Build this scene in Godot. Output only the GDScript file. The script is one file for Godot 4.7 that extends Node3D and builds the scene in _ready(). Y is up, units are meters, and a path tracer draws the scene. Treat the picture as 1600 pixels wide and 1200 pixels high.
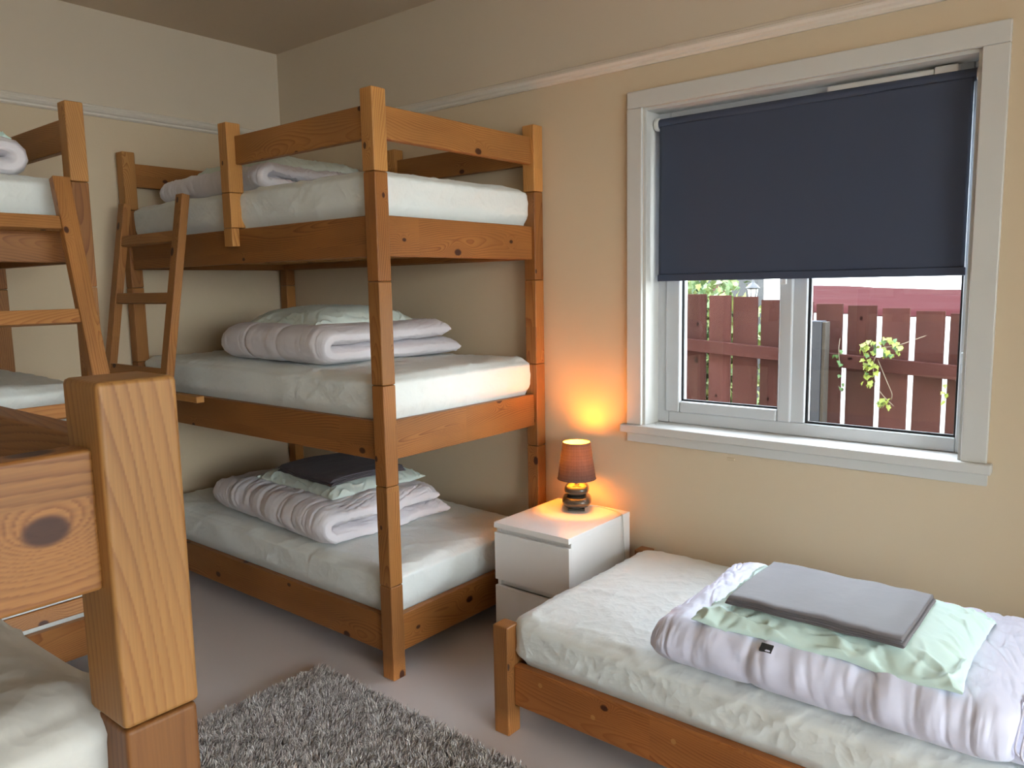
extends Node3D

# Bunk room: the corner of the room is the origin; the window wall is x = 0, the back wall z = 0.
var rng := RandomNumberGenerator.new()
var noise_a := FastNoiseLite.new()
var noise_b := FastNoiseLite.new()
var ridge := FastNoiseLite.new()
var wood_tex := []
var pine_knots := []
var mats := {}
var M := {}
var used := {}

func _ready() -> void:
	# ---------- camera ----------
	var cam := Camera3D.new()
	cam.name = "camera"
	cam.position = Vector3(-3.0416, 1.577, 4.3427)
	cam.rotation_order = EULER_ORDER_YXZ
	cam.rotation_degrees = Vector3(-7.1724, -50.6602, -1.0291)
	cam.fov = rad_to_deg(2.0 * atan(600.0 / 1224.656))
	cam.near = 0.02
	cam.far = 200.0
	add_child(cam)
	# ---------- sky and exposure ----------
	var env := Environment.new()
	env.background_mode = Environment.BG_SKY
	var sky := Sky.new()
	var sm := ProceduralSkyMaterial.new()
	sm.sky_top_color = Color(0.89, 0.945, 1.0)
	sm.sky_horizon_color = Color(0.95, 0.985, 0.965)
	sm.ground_horizon_color = Color(0.80, 0.82, 0.84)
	sm.ground_bottom_color = Color(0.5, 0.5, 0.5)
	sm.sun_angle_max = 0.0
	sky.sky_material = sm
	env.sky = sky
	env.background_energy_multiplier = SKY_ENERGY
	env.ambient_light_source = Environment.AMBIENT_SOURCE_SKY
	env.tonemap_mode = Environment.TONE_MAPPER_LINEAR
	env.tonemap_exposure = EXPOSURE
	env.sdfgi_enabled = true
	env.ssao_enabled = true
	env.ssil_enabled = true
	var we := WorldEnvironment.new()
	we.name = "world_environment"
	we.environment = env
	add_child(we)
	setup()
	build_room()
	build_window()
	build_blind()
	build_outside()
	build_beds()
	build_bedding()
	build_nightstand()
	build_rug()

const SKY_ENERGY := 8.8
const EXPOSURE := 2.1

# =====================================================================
# helpers
# =====================================================================
func numbered(called: String) -> String:
	if not used.has(called):
		used[called] = 0
		return called
	used[called] += 1
	return "%s_%03d" % [called, used[called]]

func thing(called: String, label: String, category: String, at := Vector3.ZERO, turn := 0.0, group := "") -> Node3D:
	var o := Node3D.new()
	o.name = numbered(called)
	add_child(o)
	o.position = at
	o.rotation.y = turn
	tag(o, label, category, group)
	return o

func tag(o: Node, label: String, category: String, group := "") -> Node:
	o.set_meta("label", label)
	o.set_meta("category", category)
	if group != "":
		o.set_meta("group", group)
	return o

func put(called: String, mesh: Mesh, material: Material, parent: Node = null, at := Vector3.ZERO) -> MeshInstance3D:
	var o := MeshInstance3D.new()
	o.mesh = mesh
	if material != null:
		o.material_override = material
	o.position = at
	o.cast_shadow = GeometryInstance3D.SHADOW_CASTING_SETTING_ON
	if parent == null:
		o.name = numbered(called)
		add_child(o)
	else:
		o.name = called
		parent.add_child(o, true)
	return o

func struct(o: Node) -> Node:
	o.set_meta("kind", "structure")
	return o

func mat(key: String, c: Color, rough := 0.6, extra := {}) -> StandardMaterial3D:
	var m := StandardMaterial3D.new()
	m.resource_name = key
	m.albedo_color = c
	m.roughness = rough
	m.metallic_specular = 0.5
	for k in extra:
		m.set(k, extra[k])
	M[key] = m
	return m

func noise_tex(freq: float, type: int, octaves: int, strength: float, size := 512, seed_ := 1, as_normal := true) -> NoiseTexture2D:
	var n := FastNoiseLite.new()
	n.seed = seed_
	n.noise_type = FastNoiseLite.TYPE_SIMPLEX_SMOOTH
	n.frequency = freq
	n.fractal_type = type
	n.fractal_octaves = octaves
	var t := NoiseTexture2D.new()
	t.width = size
	t.height = size
	t.seamless = true
	t.noise = n
	t.as_normal_map = as_normal
	t.bump_strength = strength
	return t

# pine, sawn flat: growth rings cut by a plane, with knots; 0.3 m across, 2.4 m along
func pine(seed_: int) -> ImageTexture:
	var w := 256
	var h := 1024
	var n := FastNoiseLite.new()
	n.seed = seed_
	n.noise_type = FastNoiseLite.TYPE_SIMPLEX_SMOOTH
	n.frequency = 1.0
	n.fractal_type = FastNoiseLite.FRACTAL_NONE
	var r := RandomNumberGenerator.new()
	r.seed = seed_ * 77 + 5
	var knots := []
	for k in 7:
		knots.append([r.randf_range(0.02, 0.28), (k + r.randf_range(0.2, 0.8)) * 2.4 / 7.0, r.randf_range(0.007, 0.017)])
	pine_knots.append(knots)
	var data := PackedByteArray()
	data.resize(w * h * 3)
	var at := 0
	for j in h:
		var v := 2.4 * j / h
		var cx := 0.15 + 0.09 * n.get_noise_2d(v * 0.6, 3.0)
		var d := 0.035 + 0.05 * n.get_noise_2d(v * 0.8, 40.0)
		var near := []
		for k in knots:
			if absf(v - k[1]) < 0.12:
				near.append(k)
		for i in w:
			var u := 0.3 * i / w
			var x := u - cx + 0.012 * n.get_noise_2d(u * 7.0, v * 1.6 + 90.0)
			var rr := sqrt(x * x + d * d)
			var knot := 0.0
			for k in near:
				var dx: float = (u - k[0]) / k[2]
				var dy: float = (v - k[1]) / (k[2] * 1.5)
				var q := dx * dx + dy * dy
				rr += 0.052 * exp(-q * 0.22) * (k[2] / 0.012)
				knot = maxf(knot, 1.0 - smoothstep(0.35, 0.95, q))
			var ring := rr / 0.0078 + 0.35 * n.get_noise_2d(u * 20.0, v * 3.0)
			ring = ring - floorf(ring)
			var late := ring * ring * ring * (1.0 - smoothstep(0.93, 1.0, ring))
			late *= 0.75 + 0.5 * n.get_noise_2d(u * 12.0 + 7.0, v * 1.1)
			var fibre := 0.045 * n.get_noise_2d(u * 520.0, v * 9.0)
			var broad := 0.07 * n.get_noise_2d(u * 5.0, v * 2.2 + 300.0)
			var c := Color(0.83, 0.62, 0.385).lerp(Color(0.60, 0.37, 0.18), clampf(late * 0.95, 0.0, 1.0))
			c = c.lerp(Color(0.27, 0.13, 0.07), knot * 0.85)
			var g := 1.0 + fibre + broad
			data[at] = int(clampf(c.r * g, 0, 1) * 255)
			data[at + 1] = int(clampf(c.g * g, 0, 1) * 255)
			data[at + 2] = int(clampf(c.b * g, 0, 1) * 255)
			at += 3
	var im := Image.create_from_data(w, h, false, Image.FORMAT_RGB8, data)
	im.generate_mipmaps()
	return ImageTexture.create_from_image(im)

func wood(i: int, tint: Color) -> StandardMaterial3D:
	var key := "wood%d%s" % [i, tint.to_html()]
	if not mats.has(key):
		var m := StandardMaterial3D.new()
		m.albedo_texture = wood_tex[i % wood_tex.size()]
		m.albedo_color = tint
		m.roughness = 0.48
		m.metallic_specular = 0.45
		m.vertex_color_use_as_albedo = true
		mats[key] = m
	return mats[key]

# linen: warp and weft threads of uneven weight
func linen() -> ImageTexture:
	var r := RandomNumberGenerator.new()
	r.seed = 5
	var a := []
	var b := []
	for k in 64:
		a.append(r.randf_range(0.72, 1.0))
		b.append(r.randf_range(0.72, 1.0))
	var im := Image.create(64, 64, false, Image.FORMAT_RGB8)
	for i in 64:
		for j in 64:
			var f: float = minf(1.0, a[i] * b[j] * 1.15) * r.randf_range(0.92, 1.0)
			im.set_pixel(i, j, Color(f, f, f))
	return ImageTexture.create_from_image(im)

# rough boards with dark red-brown stain over the grain
func stain(i: int, f: float) -> StandardMaterial3D:
	var key := "stain%d%f" % [i, f]
	if not mats.has(key):
		var m := StandardMaterial3D.new()
		m.albedo_texture = wood_tex[i]
		m.albedo_color = Color(0.295 * f, 0.26 * f, 0.41 * f)
		m.roughness = 0.95
		m.metallic_specular = 0.15
		mats[key] = m
	return mats[key]

func setup() -> void:
	rng.seed = 11
	noise_a.seed = 3
	noise_a.noise_type = FastNoiseLite.TYPE_SIMPLEX_SMOOTH
	noise_a.frequency = 1.0
	noise_a.fractal_type = FastNoiseLite.FRACTAL_NONE
	noise_b.seed = 9
	noise_b.noise_type = FastNoiseLite.TYPE_SIMPLEX_SMOOTH
	noise_b.frequency = 1.0
	noise_b.fractal_octaves = 3
	ridge.seed = 21
	ridge.noise_type = FastNoiseLite.TYPE_SIMPLEX_SMOOTH
	ridge.frequency = 1.0
	ridge.fractal_type = FastNoiseLite.FRACTAL_NONE
	for s in [4, 8, 15]:
		wood_tex.append(pine(s))
	var plaster := noise_tex(0.02, FastNoiseLite.FRACTAL_FBM, 5, 1.6)
	var tri := {"uv1_triplanar": true, "uv1_world_triplanar": true, "uv1_scale": Vector3(0.9, 0.9, 0.9)}
	var pl := tri.duplicate()
	pl.merge({"normal_enabled": true, "normal_texture": plaster, "normal_scale": 0.16})
	mat("cream", Color(0.825, 0.75, 0.635), 0.72, pl)
	mat("white_wall", Color(0.83, 0.775, 0.69), 0.75, pl)
	mat("ceiling", Color(0.84, 0.765, 0.67), 0.8, pl)
	mat("trim", Color(0.87, 0.84, 0.79), 0.4)
	mat("floor", Color(0.82, 0.785, 0.775), 0.33, {"uv1_triplanar": true, "uv1_world_triplanar": true, "uv1_scale": Vector3(0.5, 0.5, 0.5), "normal_enabled": true, "normal_texture": plaster, "normal_scale": 0.1})
	mat("gloss", Color(0.80, 0.795, 0.775), 0.3)
	mat("upvc", Color(0.78, 0.79, 0.80), 0.28)
	mat("gasket", Color(0.05, 0.055, 0.065), 0.6)
	mat("glass", Color(0.5, 0.52, 0.52, 0.02), 0.02, {"transparency": BaseMaterial3D.TRANSPARENCY_ALPHA})
	var weave := noise_tex(0.25, FastNoiseLite.FRACTAL_FBM, 2, 1.2, 256, 5)
	mat("blind", Color(0.24, 0.275, 0.355), 0.75, {"uv1_triplanar": true, "uv1_scale": Vector3(14, 14, 14), "normal_enabled": true, "normal_texture": weave, "normal_scale": 0.15})
	mat("plastic", Color(0.85, 0.84, 0.82), 0.3)
	mat("clear_plastic", Color(0.88, 0.9, 0.92), 0.15)
	mat("laminate", Color(0.93, 0.92, 0.91), 0.3)
	mat("laminate_inner", Color(0.66, 0.645, 0.62), 0.5)
	var crease := noise_tex(0.011, FastNoiseLite.FRACTAL_RIDGED, 3, 5.0, 512, 14)
	var soft := noise_tex(0.012, FastNoiseLite.FRACTAL_FBM, 3, 5.0, 512, 18)
	var cr := {"uv1_triplanar": true, "normal_enabled": true, "normal_texture": crease, "uv1_scale": Vector3(1.6, 1.6, 1.6), "normal_scale": 0.6, "rim_enabled": true, "rim": 0.15}
	var so := {"uv1_triplanar": true, "normal_enabled": true, "normal_texture": soft, "uv1_scale": Vector3(2.6, 2.6, 2.6), "normal_scale": 0.3, "rim_enabled": true, "rim": 0.2}
	mat("sheet", Color(0.875, 0.895, 0.885), 0.62, cr)
	mat("sheet_dimmed", Color(0.72, 0.72, 0.70), 0.65, cr)  # same sheet, with weaker light painted into its colour for the near bunk
	mat("duvet", Color(0.87, 0.855, 0.875), 0.58, so)
	mat("duvet_blue", Color(0.875, 0.885, 0.965), 0.45, so)
	mat("mint", Color(0.84, 0.945, 0.92), 0.6, so)
	mat("mint_pale", Color(0.83, 0.875, 0.845), 0.62, so)
	mat("grey_cloth", Color(0.475, 0.46, 0.48), 0.6, {"uv1_triplanar": true, "normal_enabled": true, "normal_texture": soft, "uv1_scale": Vector3(2, 2, 2), "normal_scale": 0.2, "rim_enabled": true, "rim": 0.3})
	mat("dark_cloth", Color(0.33, 0.31, 0.335), 0.75, so)
	mat("piping", Color(0.80, 0.79, 0.84), 0.6)
	mat("care_tag", Color(0.16, 0.17, 0.18), 0.7)
	mat("ceramic", Color(0.235, 0.23, 0.205), 0.22, {"clearcoat_enabled": true, "clearcoat": 0.4, "clearcoat_roughness": 0.15})
	mat("shade", Color(0.37, 0.335, 0.33), 0.9, {"backlight_enabled": true, "backlight": Color(0.66, 0.60, 0.47), "cull_mode": BaseMaterial3D.CULL_DISABLED, "uv1_triplanar": true, "uv1_scale": Vector3(22, 22, 22), "albedo_texture": linen(), "normal_enabled": true, "normal_texture": weave, "normal_scale": 0.5})
	mat("lining", Color(0.90, 0.88, 0.82), 0.8, {"backlight_enabled": true, "backlight": Color(0.8, 0.8, 0.76), "cull_mode": BaseMaterial3D.CULL_DISABLED})
	mat("shade_hem", Color(0.30, 0.275, 0.27), 0.9)
	mat("bulb", Color(1, 0.8, 0.5), 0.4, {"emission_enabled": true, "emission": Color(1.0, 0.66, 0.22), "emission_energy_multiplier": 2.5})
	mat("brass", Color(0.75, 0.70, 0.62), 0.3, {"metallic": 0.8})
	mat("cord", Color(0.80, 0.79, 0.77), 0.4, {})
	mat("post_blue", Color(0.10, 0.115, 0.15), 0.7)
	mat("post_brown", Color(0.17, 0.145, 0.115), 0.85)
	mat("white_render", Color(0.90, 0.905, 0.90), 0.8)
	mat("shed", Color(0.20, 0.20, 0.20), 0.8)
	mat("brick_red", Color(0.25, 0.12, 0.10), 0.85)
	mat("canopy", Color(0.215, 0.105, 0.11), 1.0, {"metallic_specular": 0.1})
	mat("ground", Color(0.62, 0.60, 0.56), 0.9)
	mat("leaf_yellow", Color(0.42, 0.47, 0.13), 0.55, {"backlight_enabled": true, "backlight": Color(0.16, 0.19, 0.03), "cull_mode": BaseMaterial3D.CULL_DISABLED})
	mat("leaf_green", Color(0.20, 0.33, 0.11), 0.55, {"backlight_enabled": true, "backlight": Color(0.07, 0.12, 0.03), "cull_mode": BaseMaterial3D.CULL_DISABLED})
	mat("leaf_mixed", Color(1, 1, 1), 0.6, {"vertex_color_use_as_albedo": true, "cull_mode": BaseMaterial3D.CULL_DISABLED})
	mat("twig", Color(0.45, 0.42, 0.36), 0.8)
	mat("iron", Color(0.14, 0.15, 0.16), 0.5)
	mat("lantern_glass", Color(0.80, 0.84, 0.85), 0.2)
	mat("pile", Color(1, 1, 1), 0.85, {"vertex_color_use_as_albedo": true})
	mat("backing", Color(0.30, 0.28, 0.27), 0.95)

# ---- meshes ----
func from_arrays(v: PackedVector3Array, n: PackedVector3Array, uv: PackedVector2Array, idx: PackedInt32Array, col := PackedColorArray()) -> ArrayMesh:
	var a := []
	a.resize(Mesh.ARRAY_MAX)
	a[Mesh.ARRAY_VERTEX] = v
	a[Mesh.ARRAY_NORMAL] = n
	if uv.size() == v.size():
		a[Mesh.ARRAY_TEX_UV] = uv
	if col.size() == v.size():
		a[Mesh.ARRAY_COLOR] = col
	a[Mesh.ARRAY_INDEX] = idx
	var m := ArrayMesh.new()
	m.add_surface_from_arrays(Mesh.PRIMITIVE_TRIANGLES, a)
	return m

func smooth(v: PackedVector3Array, idx: PackedInt32Array) -> PackedVector3Array:
	var n := PackedVector3Array()
	n.resize(v.size())
	for t in range(0, idx.size(), 3):
		var a := v[idx[t]]
		var f := (v[idx[t + 2]] - a).cross(v[idx[t + 1]] - a)
		n[idx[t]] += f
		n[idx[t + 1]] += f
		n[idx[t + 2]] += f
	for i in n.size():
		n[i] = n[i].normalized() if n[i].length_squared() > 1e-20 else Vector3.UP
	return n

# a box with rounded edges, centred; grain = axis the wood runs along
func rbox(size: Vector3, r := 0.004, grain := 1, off := Vector2.ZERO, worn := 0.0) -> ArrayMesh:
	var h := size * 0.5
	r = minf(r, minf(h.x, minf(h.y, h.z)) * 0.49)
	var v := PackedVector3Array()
	var n := PackedVector3Array()
	var uv := PackedVector2Array()
	var col := PackedColorArray()
	var idx := PackedInt32Array()
	for axis in 3:
		var a := (axis + 1) % 3
		var b := (axis + 2) % 3
		for s in [-1.0, 1.0]:
			var base := v.size()
			var pa := [-h[a], -h[a] + r, h[a] - r, h[a]]
			var pb := [-h[b], -h[b] + r, h[b] - r, h[b]]
			if worn > 0.0 and b == 1:
				pb = [-h[b], -h[b] + r, -h[b] + worn * 0.5, -h[b] + worn, h[b] - r, h[b]]
			if worn > 0.0 and a == 1:
				pa = [-h[a], -h[a] + r, -h[a] + worn * 0.5, -h[a] + worn, h[a] - r, h[a]]
			for i in pa.size():
				for j in pb.size():
					var p := Vector3()
					p[axis] = s * h[axis]
					p[a] = pa[i]
					p[b] = pb[j]
					var q := p.clamp(-h + Vector3(r, r, r), h - Vector3(r, r, r))
					var nn := (p - q).normalized()
					var w := q + nn * r
					v.append(w)
					n.append(nn)
					var across: float
					if axis == grain:
						across = w[a]
						uv.append(Vector2(across / 0.3, w[b] / 0.3) + off)
					else:
						across = w[a] if b == grain else w[b]
						uv.append(Vector2(across / 0.3 + s * 0.11 + axis * 0.23, w[grain] / 2.4) + off)
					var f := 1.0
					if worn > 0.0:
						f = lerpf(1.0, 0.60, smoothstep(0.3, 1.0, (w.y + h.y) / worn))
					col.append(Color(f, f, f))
			var nb := pb.size()
			for i in pa.size() - 1:
				for j in nb - 1:
					var k := base + i * nb + j
					if s > 0:
						idx.append_array([k, k + 1, k + nb, k + 1, k + nb + 1, k + nb])
					else:
						idx.append_array([k, k + nb, k + 1, k + 1, k + nb, k + nb + 1])
	# every face is wound clockwise seen from outside
	for t in range(0, idx.size(), 3):
		var p0 := v[idx[t]]
		var f := (v[idx[t + 2]] - p0).cross(v[idx[t + 1]] - p0)
		if f.dot(n[idx[t]] + n[idx[t + 1]] + n[idx[t + 2]]) < 0.0:
			var k := idx[t + 1]
			idx[t + 1] = idx[t + 2]
			idx[t + 2] = k
	return from_arrays(v, n, uv, idx, col)

func bar(called: String, lo: Vector3, hi: Vector3, material: Material, parent: Node, r := 0.003) -> MeshInstance3D:
	return put(called, rbox(hi - lo, r), material, parent, (lo + hi) * 0.5)

# a stick of timber from lo to hi with its own piece of grain
func stick(called: String, lo: Vector3, hi: Vector3, tint: Color, parent: Node, r := 0.004, worn := 0.0) -> MeshInstance3D:
	var s := hi - lo
	var grain := s.max_axis_index()
	var off := Vector2(rng.randf(), rng.randf())
	tint.a = 1.0
	return put(called, rbox(s, r, grain, off, worn), wood(rng.randi() % 3, tint), parent, (lo + hi) * 0.5)

# a soft rounded block: a lattice of cells about `step` wide, corner radius r, then warp(point, normal)
func soft_block(size: Vector3, r: float, step: float, warp: Callable) -> ArrayMesh:
	var h := size * 0.5
	var lines := []
	for axis in 3:
		var c := []
		for k in 4:
			c.append(-h[axis] + r * k / 4.0)
		var span: float = size[axis] - 2.0 * r
		var m := maxi(1, int(round(span / step)))
		for k in m + 1:
			c.append(-h[axis] + r + span * k / m)
		for k in range(1, 5):
			c.append(h[axis] - r + r * k / 4.0)
		lines.append(c)
	var ids := {}
	var v := PackedVector3Array()
	var idx := PackedInt32Array()
	var inner := h - Vector3(r, r, r)
	var get_id := func(i: int, j: int, k: int) -> int:
		var key := Vector3i(i, j, k)
		if ids.has(key):
			return ids[key]
		var p := Vector3(lines[0][i], lines[1][j], lines[2][k])
		var q := p.clamp(-inner, inner)
		var d := p - q
		# spread the lattice evenly round the corner
		var nn := Vector3(tan(clampf(d.x / r, -1, 1) * PI / 4), tan(clampf(d.y / r, -1, 1) * PI / 4), tan(clampf(d.z / r, -1, 1) * PI / 4)).normalized()
		v.append(warp.call(q + nn * r, nn))
		ids[key] = v.size() - 1
		return v.size() - 1
	for axis in 3:
		var a := (axis + 1) % 3
		var b := (axis + 2) % 3
		for side in 2:
			var fixed: int = 0 if side == 0 else lines[axis].size() - 1
			for i in lines[a].size() - 1:
				for j in lines[b].size() - 1:
					var q := []
					for o in [[0, 0], [1, 0], [1, 1], [0, 1]]:
						var t := [0, 0, 0]
						t[axis] = fixed
						t[a] = i + o[0]
						t[b] = j + o[1]
						q.append(get_id.call(t[0], t[1], t[2]))
					if side == 1:
						idx.append_array([q[0], q[2], q[1], q[0], q[3], q[2]])
					else:
						idx.append_array([q[0], q[1], q[2], q[0], q[2], q[3]])
	return from_arrays(v, smooth(v, idx), PackedVector2Array(), idx)

# a thick sheet that follows `path` (x, y) and runs from z0 to z1; thickness(s, w) for s, w in 0..1; warp moves the finished points
func sheet(path: PackedVector2Array, z0: float, z1: float, ns: int, nz: int, thickness: Callable, warp: Callable, split := 0.5) -> ArrayMesh:
	# resample the path by length
	var lens := [0.0]
	for i in range(1, path.size()):
		lens.append(lens[i - 1] + path[i].distance_to(path[i - 1]))
	var total: float = lens[-1]
	var ease_ := func(t: float) -> float: return t - 0.75 * sin(TAU * t) / TAU
	var c := []
	var nrm := []
	for i in ns + 1:
		var s: float = ease_.call(float(i) / ns)
		var d := s * total
		var k := 0
		while k < lens.size() - 2 and lens[k + 1] < d:
			k += 1
		var f: float = clampf((d - lens[k]) / maxf(lens[k + 1] - lens[k], 1e-6), 0, 1)
		c.append([path[k].lerp(path[k + 1], f), s])
	for i in ns + 1:
		var t: Vector2 = (c[mini(i + 1, ns)][0] - c[maxi(i - 1, 0)][0]).normalized()
		nrm.append(Vector2(-t.y, t.x))
	var v := PackedVector3Array()
	var idx := PackedInt32Array()
	var top := []
	var bot := []
	for i in ns + 1:
		for j in nz + 1:
			var w: float = ease_.call(float(j) / nz)
			var z := lerpf(z0, z1, w)
			var t: float = thickness.call(c[i][1], w)
			var border := i == 0 or j == 0 or i == ns or j == nz
			if border:
				t = 0.0
			var p: Vector2 = c[i][0]
			var up: Vector2 = p + nrm[i] * t * split
			var dn: Vector2 = p - nrm[i] * t * (1.0 - split)
			v.append(warp.call(Vector3(up.x, up.y, z), c[i][1], w, 1.0))
			top.append(v.size() - 1)
			if border:
				bot.append(v.size() - 1)
			else:
				v.append(warp.call(Vector3(dn.x, dn.y, z), c[i][1], w, -1.0))
				bot.append(v.size() - 1)
	for i in ns:
		for j in nz:
			var a := i * (nz + 1) + j
			var b := a + nz + 1
			idx.append_array([top[a], top[b], top[a + 1], top[a + 1], top[b], top[b + 1]])
			idx.append_array([bot[a], bot[a + 1], bot[b], bot[a + 1], bot[b + 1], bot[b]])
	# outside out
	var vol := 0.0
	for t in range(0, idx.size(), 3):
		vol += v[idx[t]].dot(v[idx[t + 2]].cross(v[idx[t + 1]]))
	if vol < 0.0:
		for t in range(0, idx.size(), 3):
			var k := idx[t + 1]
			idx[t + 1] = idx[t + 2]
			idx[t + 2] = k
	return from_arrays(v, smooth(v, idx), PackedVector2Array(), idx)

# profile (radius, height) turned round y
func lathe(profile: PackedVector2Array, seg := 32, squash := 1.0, power := 2.0) -> ArrayMesh:
	var v := PackedVector3Array()
	var idx := PackedInt32Array()
	for p in profile:
		for k in seg:
			var a := TAU * k / seg
			var cs := signf(cos(a)) * pow(absf(cos(a)), 2.0 / power)
			var sn := signf(sin(a)) * pow(absf(sin(a)), 2.0 / power)
			v.append(Vector3(p.x * cs, p.y, p.x * sn * squash))
	for i in profile.size() - 1:
		for k in seg:
			var a := i * seg + k
			var b := i * seg + (k + 1) % seg
			idx.append_array([a, a + seg, b, b, a + seg, b + seg])
	return from_arrays(v, smooth(v, idx), PackedVector2Array(), idx)

# a round cord along points; radius may vary with a bead pitch
func tube(pts: PackedVector3Array, r: float, seg := 8, bead := 0.0) -> ArrayMesh:
	var v := PackedVector3Array()
	var idx := PackedInt32Array()
	var side := Vector3(0.3, 0.1, 0.9).normalized()
	for i in pts.size():
		var t := (pts[mini(i + 1, pts.size() - 1)] - pts[maxi(i - 1, 0)]).normalized()
		side = (side - t * side.dot(t)).normalized()
		var up := t.cross(side)
		var rr := r
		if bead > 0.0:
			rr = r if i % 2 == 0 else r * bead
		if i == 0 or i == pts.size() - 1:
			rr *= 0.3
		for k in seg:
			var a := TAU * k / seg
			v.append(pts[i] + (side * cos(a) + up * sin(a)) * rr)
	for i in pts.size() - 1:
		for k in seg:
			var a := i * seg + k
			var b := i * seg + (k + 1) % seg
			idx.append_array([a, b, a + seg, b, b + seg, a + seg])
	var vol := 0.0
	for t in range(0, idx.size(), 3):
		vol += (v[idx[t]] - pts[0]).dot((v[idx[t + 2]] - pts[0]).cross(v[idx[t + 1]] - pts[0]))
	if vol < 0.0:
		for t in range(0, idx.size(), 3):
			var k := idx[t + 1]
			idx[t + 1] = idx[t + 2]
			idx[t + 2] = k
	return from_arrays(v, smooth(v, idx), PackedVector2Array(), idx)

func curve(ctrl: Array, n: int) -> PackedVector3Array:
	var c := Curve3D.new()
	for i in ctrl.size():
		var t: Vector3 = (ctrl[mini(i + 1, ctrl.size() - 1)] - ctrl[maxi(i - 1, 0)]) / 6.0
		c.add_point(ctrl[i], -t, t)
	var out := PackedVector3Array()
	for i in n + 1:
		out.append(c.sample_baked(c.get_baked_length() * i / n, true))
	return out

func boxes(list: Array, surf: SurfaceTool = null) -> ArrayMesh:
	var st := SurfaceTool.new()
	st.begin(Mesh.PRIMITIVE_TRIANGLES)
	for b in list:
		var bm := BoxMesh.new()
		bm.size = b[1] - b[0]
		st.append_from(bm, 0, Transform3D(Basis(), (b[0] + b[1]) * 0.5))
	return st.commit()

# =====================================================================
# the room
# =====================================================================
const RX := -5.60     # left wall
const RZ := 9.00      # wall behind the camera
const RH := 3.03
const RAIL := 2.51

func two_tone(called: String, low: Array, high: Array) -> void:
	var m := boxes(low)
	var st := SurfaceTool.new()
	st.begin(Mesh.PRIMITIVE_TRIANGLES)
	st.append_from(boxes(high), 0, Transform3D())
	m = st.commit(m)
	m.surface_set_material(0, M.cream)
	m.surface_set_material(1, M.white_wall)
	var o := put(called, m, null)
	struct(o)

func build_room() -> void:
	struct(put("floor", boxes([[Vector3(RX - 0.2, -0.15, -0.2), Vector3(0.2, 0, RZ + 0.2)]]), M.floor))
	struct(put("ceiling", boxes([[Vector3(RX - 0.2, RH, -0.2), Vector3(0.2, RH + 0.15, RZ + 0.2)]]), M.ceiling))
	two_tone("wall_back", [[Vector3(RX - 0.2, 0, -0.2), Vector3(0.2, RAIL, 0)]], [[Vector3(RX - 0.2, RAIL, -0.2), Vector3(0.2, RH, 0)]])
	two_tone("wall_left", [[Vector3(RX - 0.2, 0, 0), Vector3(RX, RAIL, RZ)]], [[Vector3(RX - 0.2, RAIL, 0), Vector3(RX, RH, RZ)]])
	var t := 0.2
	two_tone("wall_right", [
		[Vector3(0, 0, 0), Vector3(t, RAIL, 2.603)],
		[Vector3(0, 0, 3.857), Vector3(t, RAIL, RZ)],
		[Vector3(0, 0, 2.603), Vector3(t, 0.913, 3.857)],
		[Vector3(0, 2.316, 2.603), Vector3(t, RAIL, 3.857)],
		[Vector3(-0.42, 0, 4.80), Vector3(0, RAIL, RZ)]],  # unseen projection, added to shade the wall beside the single bed
		[[Vector3(0, RAIL, 0), Vector3(t, RH, RZ)], [Vector3(-0.42, RAIL, 4.80), Vector3(0, RH, RZ)]])
	# the wall behind the camera with its wide garden window
	var wx0 := -5.30
	var wx1 := -0.60
	var wy0 := 0.85
	var wy1 := 2.75
	two_tone("wall_front", [
		[Vector3(RX - 0.2, 0, RZ), Vector3(wx0, wy1, RZ + t)],
		[Vector3(wx1, 0, RZ), Vector3(0.2, wy1, RZ + t)],
		[Vector3(wx0, 0, RZ), Vector3(wx1, wy0, RZ + t)],
		[Vector3(RX - 0.2, 0, RZ + 0.15), Vector3(RX - 0.1, RAIL, RZ + t)]],
		[[Vector3(RX - 0.2, wy1, RZ), Vector3(0.2, RH, RZ + t)]])
	var w2 := Node3D.new()
	w2.name = "window_2"
	add_child(w2)
	struct(w2)
	var f2 := RZ + 0.06
	var f3 := RZ + 0.13
	for x in [wx0, (wx0 * 2 + wx1) / 3 - 0.035, (wx0 + wx1 * 2) / 3 - 0.035, wx1 - 0.07]:
		bar("window_frame", Vector3(x, wy0, f2), Vector3(x + 0.07, wy1, f3), M.upvc, w2, 0.008)
	for y in [wy0, wy1 - 0.07]:
		bar("window_frame", Vector3(wx0, y, f2 + 0.002), Vector3(wx1, y + 0.07, f3 - 0.002), M.upvc, w2, 0.008)
	# picture rails: a moulded section run along the two walls in view
	var prof := PackedVector2Array([Vector2(0, 2.488), Vector2(0.012, 2.488), Vector2(0.020, 2.494), Vector2(0.021, 2.502), Vector2(0.031, 2.508), Vector2(0.038, 2.518), Vector2(0.036, 2.527), Vector2(0.030, 2.531), Vector2(0.016, 2.532), Vector2(0.015, 2.541), Vector2(0.007, 2.548), Vector2(0, 2.549)])
	struct(put("trim_1", moulding(prof, Vector3(RX, 0, 0), Vector3(0, 0, 0), Vector3(0, 0, 1)), M.trim))
	struct(put("trim_2", moulding(prof, Vector3(0, 0, 0), Vector3(0, 0, 4.80), Vector3(-1, 0, 0)), M.trim))

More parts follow.
